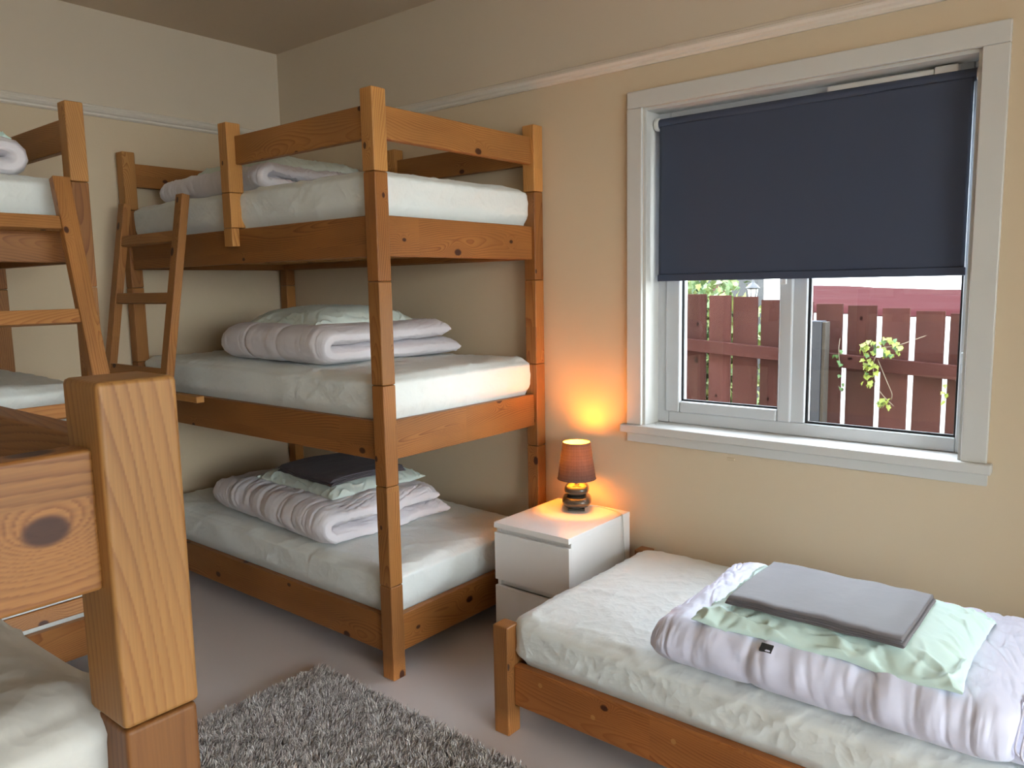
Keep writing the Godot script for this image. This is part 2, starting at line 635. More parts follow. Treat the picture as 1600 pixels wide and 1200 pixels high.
func moulding(prof: PackedVector2Array, a: Vector3, b: Vector3, out_: Vector3) -> ArrayMesh:
	var st := SurfaceTool.new()
	st.begin(Mesh.PRIMITIVE_TRIANGLES)
	var mid := (a + b) * 0.5 + Vector3(0, 2.52, 0)
	for i in prof.size() - 1:
		var q := [a + out_ * prof[i].x + Vector3.UP * prof[i].y, a + out_ * prof[i + 1].x + Vector3.UP * prof[i + 1].y, b + out_ * prof[i + 1].x + Vector3.UP * prof[i + 1].y, b + out_ * prof[i].x + Vector3.UP * prof[i].y]
		var n: Vector3 = (q[2] - q[0]).cross(q[1] - q[0])
		var e := prof[i + 1] - prof[i]
		var want := out_ * e.y - Vector3.UP * e.x
		var order := [0, 1, 2, 0, 2, 3] if n.dot(want) > 0 else [0, 2, 1, 0, 3, 2]
		st.set_smooth_group(-1)
		for k in order:
			st.add_vertex(q[k])
	st.generate_normals()
	return st.commit()

func build_window() -> void:
	var w := Node3D.new()
	w.name = "window_1"
	add_child(w)
	struct(w)
	var zl := 2.603
	var zr := 3.857
	# architrave
	bar("architrave", Vector3(-0.020, 0.948, 2.530), Vector3(0.0, 2.316, zl), M.gloss, w, 0.004)
	bar("architrave", Vector3(-0.020, 0.948, zr), Vector3(0.0, 2.316, 3.936), M.gloss, w, 0.004)
	bar("architrave", Vector3(-0.020, 2.316, 2.530), Vector3(0.0, 2.387, 3.936), M.gloss, w, 0.004)
	# lining of the reveal
	bar("reveal_lining", Vector3(0.0, 0.948, zl), Vector3(0.135, 2.316, zl + 0.012), M.gloss, w, 0.001)
	bar("reveal_lining", Vector3(0.0, 0.948, zr - 0.012), Vector3(0.135, 2.316, zr), M.gloss, w, 0.001)
	bar("reveal_lining", Vector3(0.0, 2.304, zl + 0.012), Vector3(0.135, 2.316, zr - 0.012), M.gloss, w, 0.001)
	# sill board and the apron below it
	bar("window_sill", Vector3(-0.036, 0.911, 2.502), Vector3(0.135, 0.948, 3.952), M.gloss, w, 0.006)
	bar("apron", Vector3(-0.018, 0.870, 2.530), Vector3(0.0, 0.911, 3.940), M.gloss, w, 0.003)
	# plastic frame: outer frame, mullion
	var f0 := 0.115
	var f1 := 0.185
	bar("window_frame", Vector3(f0, 0.948, zl), Vector3(f1, 2.316, 2.668), M.upvc, w, 0.006)
	bar("window_frame", Vector3(f0, 0.948, 3.815), Vector3(f1, 2.316, zr), M.upvc, w, 0.006)
	bar("window_frame", Vector3(f0, 0.948, 2.668), Vector3(f1, 1.002, 3.815), M.upvc, w, 0.006)
	bar("window_frame", Vector3(f0, 2.240, 2.668), Vector3(f1, 2.316, 3.815), M.upvc, w, 0.006)
	bar("mullion", Vector3(f0, 1.002, 3.205), Vector3(f1, 2.240, 3.275), M.upvc, w, 0.006)
	# opening sash on the left, one step proud
	var sx0 := 0.104
	for b in [[Vector3(sx0, 1.000, 2.655), Vector3(f1, 2.246, 2.725)], [Vector3(sx0, 1.000, 3.166), Vector3(f1, 2.246, 3.222)], [Vector3(sx0, 1.000, 2.725), Vector3(f1, 1.050, 3.166)], [Vector3(sx0, 2.196, 2.725), Vector3(f1, 2.246, 3.166)]]:
		bar("sash", b[0], b[1], M.upvc, w, 0.009)
	for b in [[Vector3(0.128, 1.050, 2.725), Vector3(0.14, 2.196, 2.733)], [Vector3(0.128, 1.050, 3.158), Vector3(0.14, 2.196, 3.166)], [Vector3(0.128, 1.050, 2.733), Vector3(0.14, 1.058, 3.158)], [Vector3(0.128, 2.188, 2.733), Vector3(0.14, 2.196, 3.158)],
			[Vector3(0.128, 1.002, 3.275), Vector3(0.14, 2.240, 3.285)], [Vector3(0.128, 1.002, 3.807), Vector3(0.14, 2.240, 3.815)], [Vector3(0.128, 1.002, 3.285), Vector3(0.14, 1.011, 3.807)], [Vector3(0.128, 2.232, 3.285), Vector3(0.14, 2.240, 3.807)]]:
		bar("gasket", b[0], b[1], M.gasket, w, 0.001)
	put("pane", boxes([[Vector3(0.143, 1.045, 2.72), Vector3(0.147, 2.2, 3.17)]]), M.glass, w)
	put("pane", boxes([[Vector3(0.143, 1.0, 3.27), Vector3(0.147, 2.245, 3.82)]]), M.glass, w)
	# trickle vent on the top of the frame, handle hanging on the sash
	bar("trickle_vent", Vector3(0.070, 2.272, 3.34), Vector3(0.115, 2.292, 3.70), M.plastic, w, 0.004)
	bar("trickle_vent", Vector3(0.066, 2.268, 3.70), Vector3(0.115, 2.298, 3.775), M.plastic, w, 0.006)
	bar("window_handle", Vector3(0.082, 1.562, 3.182), Vector3(0.096, 1.70, 3.200), M.plastic, w, 0.006)
	bar("window_handle", Vector3(0.088, 1.64, 3.180), Vector3(0.106, 1.74, 3.206), M.plastic, w, 0.006)
	# a lump of filler under the sill
	var lump := put("filler_lump", soft_block(Vector3(0.008, 0.012, 0.034), 0.0039, 0.01, func(p, n): return p), M.cream, w, Vector3(-0.003, 0.845, 3.02))
	lump.set_meta("label", "small lump of cream filler")

func build_blind() -> void:
	var b := thing("roller_blind", "dark slate blue roller blind pulled halfway down the window", "blind", Vector3(0.075, 0, 0))
	var z0 := 2.642
	var z1 := 3.832
	var roll := PackedVector2Array()
	for p in [Vector2(0.001, 0), Vector2(0.021, 0), Vector2(0.022, 0.001)]:
		roll.append(p)
	for k in range(1, 12):
		roll.append(Vector2(0.022, (z1 - z0) * k / 12.0))
	roll.append(Vector2(0.021, z1 - z0))
	roll.append(Vector2(0.001, z1 - z0))
	var r := put("roller", lathe(roll, 28), M.blind, b, Vector3(0.0, 2.252, z0))
	r.rotation.x = PI / 2
	# the cloth hangs from the room side of the roll
	var cloth := sheet(PackedVector2Array([Vector2(-0.019, 2.243), Vector2(-0.020, 1.9), Vector2(-0.020, 1.61)]), z0 + 0.006, z1 - 0.006, 24, 24,
		func(s, w): return 0.0012, func(p, s, w, side): return p + Vector3(0.0018 * noise_a.get_noise_2d(p.z * 3.0, p.y * 2.0), 0, 0))
	put("cloth", cloth, M.blind, b)
	bar("bottom_bar", Vector3(-0.026, 1.583, z0 + 0.002), Vector3(-0.014, 1.612, z1 - 0.002), M.blind, b, 0.004)
	for e in [[z0 - 0.022, z0 - 0.001, "bracket"], [z1 + 0.001, z1 + 0.012, "bracket"]]:
		var br := put("bracket", lathe(PackedVector2Array([Vector2(0.001, 0), Vector2(0.024, 0), Vector2(0.027, 0.004), Vector2(0.027, e[1] - e[0] - 0.004), Vector2(0.024, e[1] - e[0]), Vector2(0.001, e[1] - e[0])]), 24), M.plastic, b, Vector3(0, 2.252, e[0]))
		br.rotation.x = PI / 2
	# bead chain down the right side to a clip
	for dx in [-0.023, -0.036]:
		var pts := PackedVector3Array()
		for k in 480:
			pts.append(Vector3(dx, 2.25 - 0.00205 * k * 0.5 * 1.92, z1 + 0.008 + (0.002 if dx < -0.03 else 0.0)))
		put("bead_chain", tube(pts, 0.0021, 6, 0.45), M.clear_plastic, b)
	bar("chain_clip", Vector3(-0.042, 1.275, z1 + 0.001), Vector3(-0.016, 1.318, z1 + 0.013), M.clear_plastic, b, 0.005)
	bar("chain_clip", Vector3(-0.036, 1.245, z1 + 0.002), Vector3(-0.024, 1.277, z1 + 0.012), M.clear_plastic, b, 0.004)

# =====================================================================
# outside the window
# =====================================================================
func leaf_mesh(l: float) -> ArrayMesh:
	# a lobed leaf, cupped, with a fold along the middle
	var pts := []
	var outline := [[0.0, 0.0], [0.22, 0.10], [0.50, 0.05], [0.42, 0.32], [0.58, 0.55], [0.30, 0.62], [0.14, 0.86], [0.0, 1.0]]
	var v := PackedVector3Array()
	var idx := PackedInt32Array()
	for s in [1.0, -1.0]:
		for o in outline:
			v.append(Vector3(o[0] * s * l * 0.8, absf(o[0]) * 0.25 * l - o[1] * o[1] * 0.2 * l, o[1] * l))
	v.append(Vector3(0, -0.02 * l, 0.5 * l))
	var c := v.size() - 1
	var m := outline.size()
	for i in m - 1:
		idx.append_array([c, i, i + 1])
		idx.append_array([c, m + i + 1, m + i])
	return from_arrays(v, smooth(v, idx), PackedVector2Array(), idx)

func build_outside() -> void:
	var ground := put("ground", boxes([[Vector3(-14, -0.5, -16), Vector3(24, -0.2, 22)]]), M.ground)
	struct(ground)
	bar("added_sky_blocker", Vector3(-10, -0.2, 15.0), Vector3(6, 1.7, 15.2), M.white_render, ground, 0.01)  # added out of view to block low sky light at the rear window
	# fence: boards nailed behind two rails, stepping down to the right
	var fence := thing("wooden_fence", "dark red-brown board fence with gaps outside the window", "fence", Vector3(1.8, -0.2, 0))
	var edges := [0.62, 0.79, 0.97, 1.145, 1.325, 1.505, 1.68, 1.863, 2.035, 2.210, 2.390, 2.565, 2.738, 2.917, 3.107, 3.286, 3.458, 3.632, 3.81, 3.99, 4.17, 4.35]
	var top := func(z: float) -> float: return 1.500 + 0.2 - 0.0705 * (z - 1.913)
	var kinds := [stain(0, 1.0), stain(1, 0.9), stain(2, 1.12)]
	for i in edges.size() - 1:
		var gap := 0.016 + 0.004 * (i % 3) + (0.008 if i > 11 else 0.0)
		var z0: float = edges[i] + gap * 0.5
		var z1: float = edges[i + 1] - gap * 0.5
		var y1: float = top.call((z0 + z1) * 0.5) + rng.randf_range(-0.006, 0.006)
		var b := put("board", board_mesh(Vector3(0.018, y1 - 0.03, z1 - z0)), kinds[(i * 7) % 3], fence, Vector3(0.052 + rng.randf_range(-0.003, 0.003), (y1 + 0.03) * 0.5, (z0 + z1) * 0.5))
		b.rotation.z = rng.randf_range(-0.006, 0.006)
		b.rotation.x = rng.randf_range(-0.004, 0.004)
	for y in [1.158, 0.42]:
		var r := put("rail", board_mesh(Vector3(0.038, 0.080, 3.70)), stain(1, 1.0), fence, Vector3(0.022, y + 0.2 - 0.0625 * (2.5 - 1.9), 2.49))
		r.rotation.x = 0.0625
	# the post in front of it
	var post := thing("fence_post", "square dark blue-grey timber post standing before the fence", "post", Vector3(1.735, -0.2, 2.785))
	bar("post", Vector3(-0.05, 0, -0.045), Vector3(0.05, 1.535, 0.045), M.post_blue, post, 0.004)
	bar("batten", Vector3(-0.040, 0.0, 0.046), Vector3(0.045, 1.530, 0.066), M.post_brown, post, 0.003)
	# creeper on the rail
	var vine := thing("climbing_plant", "yellow-green creeper hanging over the fence rail", "plant", Vector3(1.76, 1.10, 3.15))
	var lm := leaf_mesh(0.036)
	var stems := [
		curve([Vector3(0.03, 0.16, 0.22), Vector3(0, 0.10, 0.08), Vector3(-0.01, 0.08, 0.0), Vector3(-0.015, 0.0, -0.04), Vector3(-0.01, -0.10, -0.03), Vector3(0, -0.17, -0.01)], 24),
		curve([Vector3(-0.01, 0.02, -0.02), Vector3(-0.005, -0.10, 0.03), Vector3(0.01, -0.18, 0.06), Vector3(0.03, -0.22, 0.05)], 12),
		curve([Vector3(0.03, -0.16, -0.02), Vector3(0.01, -0.20, 0.02), Vector3(0.02, -0.25, 0.07)], 12)]
	for s in stems:
		put("stem", tube(s, 0.0022, 6), M.twig, vine)
	var spots := []
	for k in 84:
		var t := rng.randf()
		if k < 50:
			spots.append(Vector3(rng.randf_range(-0.03, 0.0), 0.10 + rng.randf_range(-0.055, 0.05), rng.randf_range(-0.11, 0.10)))
		elif k < 74:
			spots.append(Vector3(rng.randf_range(-0.03, 0.0), lerpf(0.02, -0.13, t), -0.055 + rng.randf_range(-0.045, 0.035)))
		else:
			spots.append(Vector3(rng.randf_range(0, 0.02), rng.randf_range(-0.25, -0.2), 0.03 + rng.randf_range(-0.03, 0.03)))
	for s in spots:
		var l := put("leaf", lm, M.leaf_yellow if rng.randf() < 0.75 else M.leaf_green, vine, s)
		l.rotation = Vector3(rng.randf_range(0.2, 1.3), rng.randf_range(-2.6, -0.6), rng.randf_range(-0.6, 0.6))
		l.scale = Vector3.ONE * rng.randf_range(0.8, 1.25)
	put("label_tag", soft_block(Vector3(0.004, 0.045, 0.034), 0.0019, 0.01, func(p, n): return p), M.white_render, vine, Vector3(-0.05, 0.06, 0.0))
	for q in [[Vector3(1.77, 1.13, 2.905), "small green sprig above the rail beside the dark post", 6, 0], [Vector3(1.80, 0.985, 2.925), "small sprig poking through the fence gap below the rail", 5, 1], [Vector3(1.80, 0.95, 3.468), "yellow-green sprig in the fence gap near the right frame", 7, 2]]:
		var sp := thing("climbing_sprig", q[1], "plant", q[0])
		put("stem", tube(curve([Vector3(0.06, 0.10, -0.01), Vector3(0.01, 0.03, 0.0), Vector3(0.02, -0.06, 0.005)], 10), 0.002, 6), M.twig, sp)
		for k in int(q[2]):
			var l := put("leaf", lm, M.leaf_yellow if q[3] == 2 else M.leaf_green, sp, Vector3(rng.randf_range(-0.01, 0.02), rng.randf_range(-0.07, 0.06), rng.randf_range(-0.02, 0.02)))
			l.rotation = Vector3(rng.randf_range(0.2, 1.3), rng.randf_range(-2.6, -0.6), rng.randf_range(-0.6, 0.6))
			l.scale = Vector3.ONE * rng.randf_range(0.6, 0.9)
	# lantern behind the fence
	var la := thing("garden_lantern", "small dark lantern with pale panes above the fence top", "lantern", Vector3(1.95, -0.2, 2.300))
	bar("bracket", Vector3(-0.085, 1.628, -0.055), Vector3(0.02, 1.655, -0.015), M.iron, la, 0.004)
	put("lantern_pane", lathe(PackedVector2Array([Vector2(0.001, 1.655), Vector2(0.026, 1.655), Vector2(0.036, 1.728), Vector2(0.001, 1.728)]), 6), M.lantern_glass, la)
	put("lantern_roof", lathe(PackedVector2Array([Vector2(0.001, 1.726), Vector2(0.048, 1.726), Vector2(0.046, 1.734), Vector2(0.028, 1.754), Vector2(0.010, 1.765), Vector2(0.008, 1.775), Vector2(0.001, 1.790)]), 6), M.iron, la)
	for k in 6:
		var a := TAU * k / 6
		put("lantern_bar", tube(PackedVector3Array([Vector3(cos(a) * 0.027, 1.654, sin(a) * 0.027), Vector3(cos(a) * 0.032, 1.69, sin(a) * 0.032), Vector3(cos(a) * 0.038, 1.728, sin(a) * 0.038)]), 0.003, 5), M.iron, la)
	# maroon canopy
	var ca := thing("garden_canopy", "maroon cloth canopy sagging behind the fence", "canopy", Vector3(0, 0, 0))
	var can := sheet(PackedVector2Array([Vector2(4.45, 1.27), Vector2(4.5, 1.33), Vector2(5.2, 1.42), Vector2(6.0, 1.50), Vector2(6.3, 1.49)]), 1.75, 5.9, 30, 40,
		func(s, w): return 0.006, func(p, s, w, side): return p + Vector3(0, 0.014 * noise_a.get_noise_2d(p.x * 2.2, p.z * 1.1) + 0.012 * noise_a.get_noise_2d(p.x * 5.0 - p.z * 1.5, p.z * 0.6 + 8.0) - 0.032 * (p.z - 2.0), -0.36 * (p.x - 4.5)))
	put("canopy_cloth", can, M.canopy, ca)
	for q in [Vector3(4.55, 0, 5.6), Vector3(6.2, 0, 5.6), Vector3(6.2, 0, 1.9)]:
		bar("canopy_pole", Vector3(q.x - 0.02, -0.2, q.z - 0.02), Vector3(q.x + 0.02, 1.22, q.z + 0.02), M.iron, ca, 0.006)
	# white house and dark outbuilding further off
	var ho := thing("white_house", "white rendered house wall rising beyond the canopy", "house", Vector3(7.0, -0.2, 0))
	bar("wall", Vector3(0, 0, 0.9), Vector3(0.3, 5.6, 9.0), M.white_render, ho, 0.01)
	bar("roof_edge", Vector3(-0.15, 5.6, 0.7), Vector3(0.5, 5.75, 9.2), M.shed, ho, 0.02)
	var ou := thing("outbuilding", "grey outbuilding with a red-brown panel behind the lantern", "building", Vector3(5.6, -0.2, 0.2))
	bar("wall", Vector3(0, 0, -0.62), Vector3(0.2, 3.2, 0.66), M.shed, ou, 0.01)
	bar("panel", Vector3(-0.02, 0, 0.08), Vector3(0.0, 1.74, 0.30), M.brick_red, ou, 0.004)
	# leafy shrubs beyond the left end of the fence
	for q in [[Vector3(3.1, -0.2, 1.30), 1.98, 0.66, 0, "yellow-green leafy shrub showing above the left fence boards"], [Vector3(3.6, -0.2, 0.62), 2.35, 0.75, 1, "darker green shrub behind the leftmost fence boards"], [Vector3(2.7, -0.2, 1.76), 1.72, 0.26, 0, "small yellow shrub just left of the lantern"]]:
		var sh := thing("garden_shrub", q[4], "shrub", q[0])
		put("trunk", tube(curve([Vector3.ZERO, Vector3(0.03, q[1] * 0.4, 0.02), Vector3(0, q[1] * 0.8, -0.02)], 8), 0.025, 8), M.twig, sh)
		var mm := MultiMesh.new()
		mm.transform_format = MultiMesh.TRANSFORM_3D
		mm.use_colors = true
		mm.mesh = leaf_mesh(0.075)
		mm.instance_count = 2600
		for k in mm.instance_count:
			var d := Vector3(rng.randfn(), rng.randfn(), rng.randfn()).normalized() * pow(rng.randf(), 0.45)
			var p := Vector3(d.x * q[2], q[1] * 0.56 + d.y * q[1] * 0.45, d.z * q[2])
			var bs := Basis.from_euler(Vector3(rng.randf() * TAU, rng.randf() * TAU, rng.randf() * TAU)).scaled(Vector3.ONE * rng.randf_range(0.6, 1.2))
			mm.set_instance_transform(k, Transform3D(bs, p))
			var c := Color(0.15, 0.17, 0.035).lerp(Color(0.05, 0.10, 0.03), rng.randf()) if q[3] == 0 else Color(0.025, 0.06, 0.03).lerp(Color(0.06, 0.11, 0.04), rng.randf())
			mm.set_instance_color(k, c)
		var mi := MultiMeshInstance3D.new()
		mi.name = "foliage"
		mi.multimesh = mm
		mi.material_override = M.leaf_mixed
		mi.set_meta("kind", "stuff")
		sh.add_child(mi, true)

func board_mesh(s: Vector3) -> ArrayMesh:
	return rbox(s, 0.003, s.max_axis_index(), Vector2(rng.randf(), rng.randf()))

# =====================================================================
# beds
# =====================================================================
const T_RAIL := Color(0.70, 0.62, 0.52)
const T_POST := Color(0.71, 0.63, 0.53)
const T_NEW := Color(0.90, 0.87, 0.79)
const T_WORN := Color(0.86, 0.78, 0.70)

# long front is local x = 0 facing -x; the length runs along +z
func bunk(called: String, label: String, category: String, at: Vector3, turn: float, tiers: int, guard_high: bool, shade := 1.0, wid := 1.037, length := 2.0475) -> Node3D:
	var o := thing(called, label, category, at, turn)
	var P := 0.066
	var joints := [0.0, 0.3916]
	for k in range(1, tiers):
		joints.append(0.8 + 0.8 * (k - 1) + (0.0 if k == 1 else 0.0))
		joints.append(1.2012 + 0.8 * (k - 1) + (0.009 if k == 2 else 0.0))
	joints.append(joints[-1] + 0.304)
	for cx in [0.0, wid - P]:
		for cz in [0.0, length - P]:
			for k in joints.size() - 1:
				var tint := T_NEW if k == joints.size() - 2 else (T_WORN if k == 0 else T_POST)
				if k % 2 == 1 and k < joints.size() - 2:
					tint = T_POST.lerp(T_NEW, 0.35)
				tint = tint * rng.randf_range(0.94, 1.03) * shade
				tint.a = 1.0
				var d := 0.0 if k != joints.size() - 2 else 0.0015
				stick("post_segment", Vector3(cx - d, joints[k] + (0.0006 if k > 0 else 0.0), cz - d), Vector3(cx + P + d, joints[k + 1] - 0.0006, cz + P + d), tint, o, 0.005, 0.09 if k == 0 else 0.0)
	var i0 := 0.0165
	var th := 0.033
	for k in tiers:
		var y0 := 0.100 + 0.8 * k - (0.004 if k == 2 else 0.0)
		var y1 := y0 + 0.155
		for x in [i0, wid - i0 - th]:
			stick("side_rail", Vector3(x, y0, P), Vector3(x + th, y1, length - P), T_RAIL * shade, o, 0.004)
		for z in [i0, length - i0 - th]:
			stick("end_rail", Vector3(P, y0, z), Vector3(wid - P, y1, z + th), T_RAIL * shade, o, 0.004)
		# ledgers and slats under the mattress
		for x in [i0 + th, wid - i0 - th - 0.025]:
			stick("ledger", Vector3(x, y0 + 0.005, P + 0.002), Vector3(x + 0.025, y0 + 0.035, length - P - 0.002), T_RAIL, o, 0.002)
		for s in 13:
			var z := 0.10 + (length - 0.2) * s / 12.0
			stick("slat", Vector3(i0 + th + 0.002, y0 + 0.035, z - 0.035), Vector3(wid - i0 - th - 0.002, y0 + 0.053, z + 0.035), T_NEW, o, 0.002)
	# guards of the top bed
	var gy0: float = joints[-1] - 0.180
	var gy1: float = joints[-1] - 0.057
	var mid := 1.037
	for z in [i0, length - i0 - th]:
		stick("guard_rail", Vector3(P, gy0, z), Vector3(wid - P, gy1, z + th), T_RAIL.lerp(T_NEW, 0.4) * shade, o, 0.004)
	for front in [true, false]:
		var x: float = i0 if front else wid - i0 - th
		var z0: float = mid + P if guard_high else P
		var z1: float = length - P if guard_high else length - mid - P
		stick("guard_rail", Vector3(x, gy0, z0), Vector3(x + th, gy1, z1), T_RAIL.lerp(T_NEW, 0.4) * shade, o, 0.004)
		# short post that hooks over the side rail, in two pieces
		var zp: float = mid if guard_high else length - mid - P
		var rail_top := 0.8 * (tiers - 1) + 0.251 + 0.004
		var j: float = joints[-2]
		var xo: float = -0.022 if front else wid - 0.012
		var px0: float = -0.022 if front else wid - 0.066
		var px1: float = 0.050 if front else wid - 0.002
		stick("guard_post", Vector3(px0, j + 0.0005, zp), Vector3(px1, joints[-1], zp + P), T_NEW * shade, o, 0.004)
		stick("guard_post", Vector3(px0, rail_top, zp), Vector3(px1, j - 0.0005, zp + P), T_NEW * shade, o, 0.004)
		if front:
			stick("guard_hook", Vector3(px0, rail_top - 0.082, zp), Vector3(i0 - 0.001, rail_top - 0.0005, zp + P), T_NEW * shade, o, 0.003)
	return o

# the near guard rail shows a big knot beside the post: pick its piece of grain so
func knot_near_rail() -> void:
	var b := get_node("bunk_bed_002")
	for c in b.get_children():
		if String(c.name).begins_with("guard_rail") and absf(c.position.z - 0.033) < 0.01:
			var best = pine_knots[0][0]
			for k in pine_knots[0]:
				if k[2] > best[2] and k[0] > 0.06 and k[0] < 0.24:
					best = k
			var size := Vector3(0.905, 0.123, 0.033)
			var off := Vector2(best[0] / 0.3 - (0.0 - 0.11 + 0.46), best[1] / 2.4 - (-0.4125) / 2.4)
			c.mesh = rbox(size, 0.004, 0, off)
			c.material_override = wood(0, T_RAIL.lerp(T_NEW, 0.4) * 0.80)

func ladder(label: String, at: Vector3, turn: float, lean: float, width: float, height: float, rungs: Array, group: String) -> void:
	# stands at local origin, leaning towards local +x; rails spread along z
	var o := thing("bunk_ladder", label, "ladder", at, turn, group)
	var len_ := height * sqrt(1.0 + lean * lean)
	var ang := -atan(lean)
	var up := Vector3(sin(atan(lean)), cos(atan(lean)), 0)
	for z in [0.0, width - 0.062]:
		var r := stick("ladder_rail", Vector3(-0.020, 0, z), Vector3(0.020, len_, z + 0.062), T_POST.lerp(T_NEW, 0.3), o, 0.004)
		r.position = up * len_ * 0.5 + Vector3(0, 0.008, z + 0.031)
		r.rotation.z = ang
	for y in rungs:
		var g := stick("rung", Vector3(-0.013, -0.026, 0), Vector3(0.021, 0.026, width - 0.124), T_POST.lerp(T_NEW, 0.3), o, 0.004)
		g.position = up * (y / up.y) + Vector3(0, 0, width * 0.5)
		g.rotation.z = ang

func build_beds() -> void:
	var ax := -1.048
	var a := bunk("bunk_bed", "tall triple pine bunk bed in the corner beside the nightstand", "bunk bed", Vector3(ax, 0, 0.020), 0.0, 3, true)
	stick("cleat", Vector3(-0.030, 1.030, 0.36), Vector3(0.012, 1.062, 0.71), T_NEW, a, 0.003)
	bunk("bunk_bed", "triple pine bunk bed along the back wall at the left edge", "bunk bed", Vector3(-1.638 - 2.0475, 0, 1.053), PI / 2, 3, false)
	bunk("bunk_bed", "lower two-tier pine bunk bed with thick corner post close in front", "bunk bed", Vector3(-2.700, 0, 3.680), PI, 2, false, 0.78)  # last argument darkens the timber colour, standing in for dimmer light here
	knot_near_rail()
	ladder("pine ladder leaning on the corner triple bunk near its far end", Vector3(-1.43, 0, 0.150), 0.0, 0.165, 0.65, 2.02, [0.52, 0.86, 1.19, 1.545, 1.835], "bunk ladders")
	ladder("pine ladder leaning on the left bunk by the back wall", Vector3(-2.38, 0, 1.675), PI / 2, 0.276, 0.637, 2.00, [0.18, 0.508, 0.832, 1.16, 1.492, 1.835], "bunk ladders")
	# single bed under the window
	var s := thing("single_bed", "low single pine bed frame under the window", "bed", Vector3(-1.066, 0, 2.615))
	var W := 1.036
	var L := 2.05
	var P := 0.066
	for x in [0.0, W - P]:
		for z in [0.0, L - P]:
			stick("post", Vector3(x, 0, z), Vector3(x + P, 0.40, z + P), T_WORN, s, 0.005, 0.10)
	for x in [0.034, W - 0.034 - 0.03]:
		var rail := stick("side_rail", Vector3(x, 0.105, P), Vector3(x + 0.033, 0.255, L - P), Color(0.78, 0.66, 0.56), s, 0.005)
		if x < 0.5:
			for q in [[0.115, 0.035], [0.33, -0.005], [0.62, 0.02]]:
				var plug := put("wood_plug", lathe(PackedVector2Array([Vector2(0.0001, 0), Vector2(0.0088, 0), Vector2(0.0095, -0.0012), Vector2(0.0095, -0.003)]), 18), wood(1, T_NEW), rail, Vector3(-0.0166, q[1], q[0] - (L - P * 2) * 0.5))
				plug.rotation.z = PI / 2
	for z in [0.022, L - 0.055]:
		stick("end_rail", Vector3(P, 0.105, z), Vector3(W - P, 0.255, z + 0.033), Color(0.78, 0.66, 0.56), s, 0.004)
	for k in 13:
		var z := 0.10 + (L - 0.2) * k / 12.0
		stick("slat", Vector3(0.068, 0.16, z - 0.035), Vector3(W - 0.068, 0.178, z + 0.035), T_NEW, s, 0.002)

# =====================================================================
# bedding
# =====================================================================
func crease(x: float, y: float, f: float, seed_: float) -> float:
	# sharp folds: ridges of a stretched noise
	var n := ridge.get_noise_3d(x * f, y * f, seed_)
	return pow(clampf(1.0 - absf(n) * 4.5, 0.0, 1.0), 1.6)

func mattress(label: String, lo: Vector3, hi: Vector3, rail_top: float, step: float, seed_: float, group: String, bulge := 0.02, shrink := 0.0) -> void:
	var size := hi - lo
	var c := (lo + hi) * 0.5
	var warp := func(p: Vector3, n: Vector3) -> Vector3:
		var w: Vector3 = p + c
		# the cloth hangs a little wider than the frame above the rail, and is tucked in below it
		var above: float = smoothstep(rail_top - 0.015, rail_top + 0.05, w.y)
		var side := 1.0 - absf(n.y)
		var d: float = lerpf(-0.004, bulge, above) * side
		var e: float = 0.010 * noise_b.get_noise_3d(w.x * 2.2 + seed_, w.y * 3.0, w.z * 2.2)
		e += 0.0045 * crease(w.x + 0.35 * w.z + 0.6 * w.y, w.z * 0.45 - w.x * 0.2 + w.y, 3.2, seed_) * 1.0
		e += 0.0045 * crease(w.x * 0.6 - w.z + w.y * 1.4, w.x + 0.3 * w.z - 0.5 * w.y, 4.2, seed_ + 5.0)
		if n.y < -0.2:
			e = 0.0
		else:
			e *= above
		if n.y > 0.3:
			# slightly domed top
			var ux := p.x / size.x * 2.0
			var uz := p.z / size.z * 2.0
			e += 0.014 * (1.0 - ux * ux) * (1.0 - uz * uz * uz * uz) - 0.010
		return w + n * (d + e - shrink)
	var o := put("mattress", soft_block(size, 0.045, step, warp), M.sheet)
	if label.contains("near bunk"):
		o.material_override = M.sheet_dimmed
	tag(o, label, "mattress", group)

# a U of two layers, the round fold towards -x
func u_path(x0: float, x1: float, y: float, t: float, gap := 0.004, inset := 0.0) -> PackedVector2Array:
	var p := PackedVector2Array()
	var r := (t + gap) * 0.5
	var cx := x0 + t * 0.5 + r
	var yb := y + t * 0.5
	for k in 9:
		p.append(Vector2(lerpf(x1, cx, k / 8.0), yb))
	for k in range(1, 12):
		var a := -PI / 2 - PI * k / 12.0
		p.append(Vector2(cx + cos(a) * r, yb + r + sin(a) * r))
	for k in 9:
		p.append(Vector2(lerpf(cx, x1 - inset, k / 8.0), yb + 2.0 * r))
	return p

func edge(d: float, r: float) -> float:
	var k := clampf(d / r, 0.0, 1.0)
	return sqrt(maxf(1.0 - (1.0 - k) * (1.0 - k), 0.0))

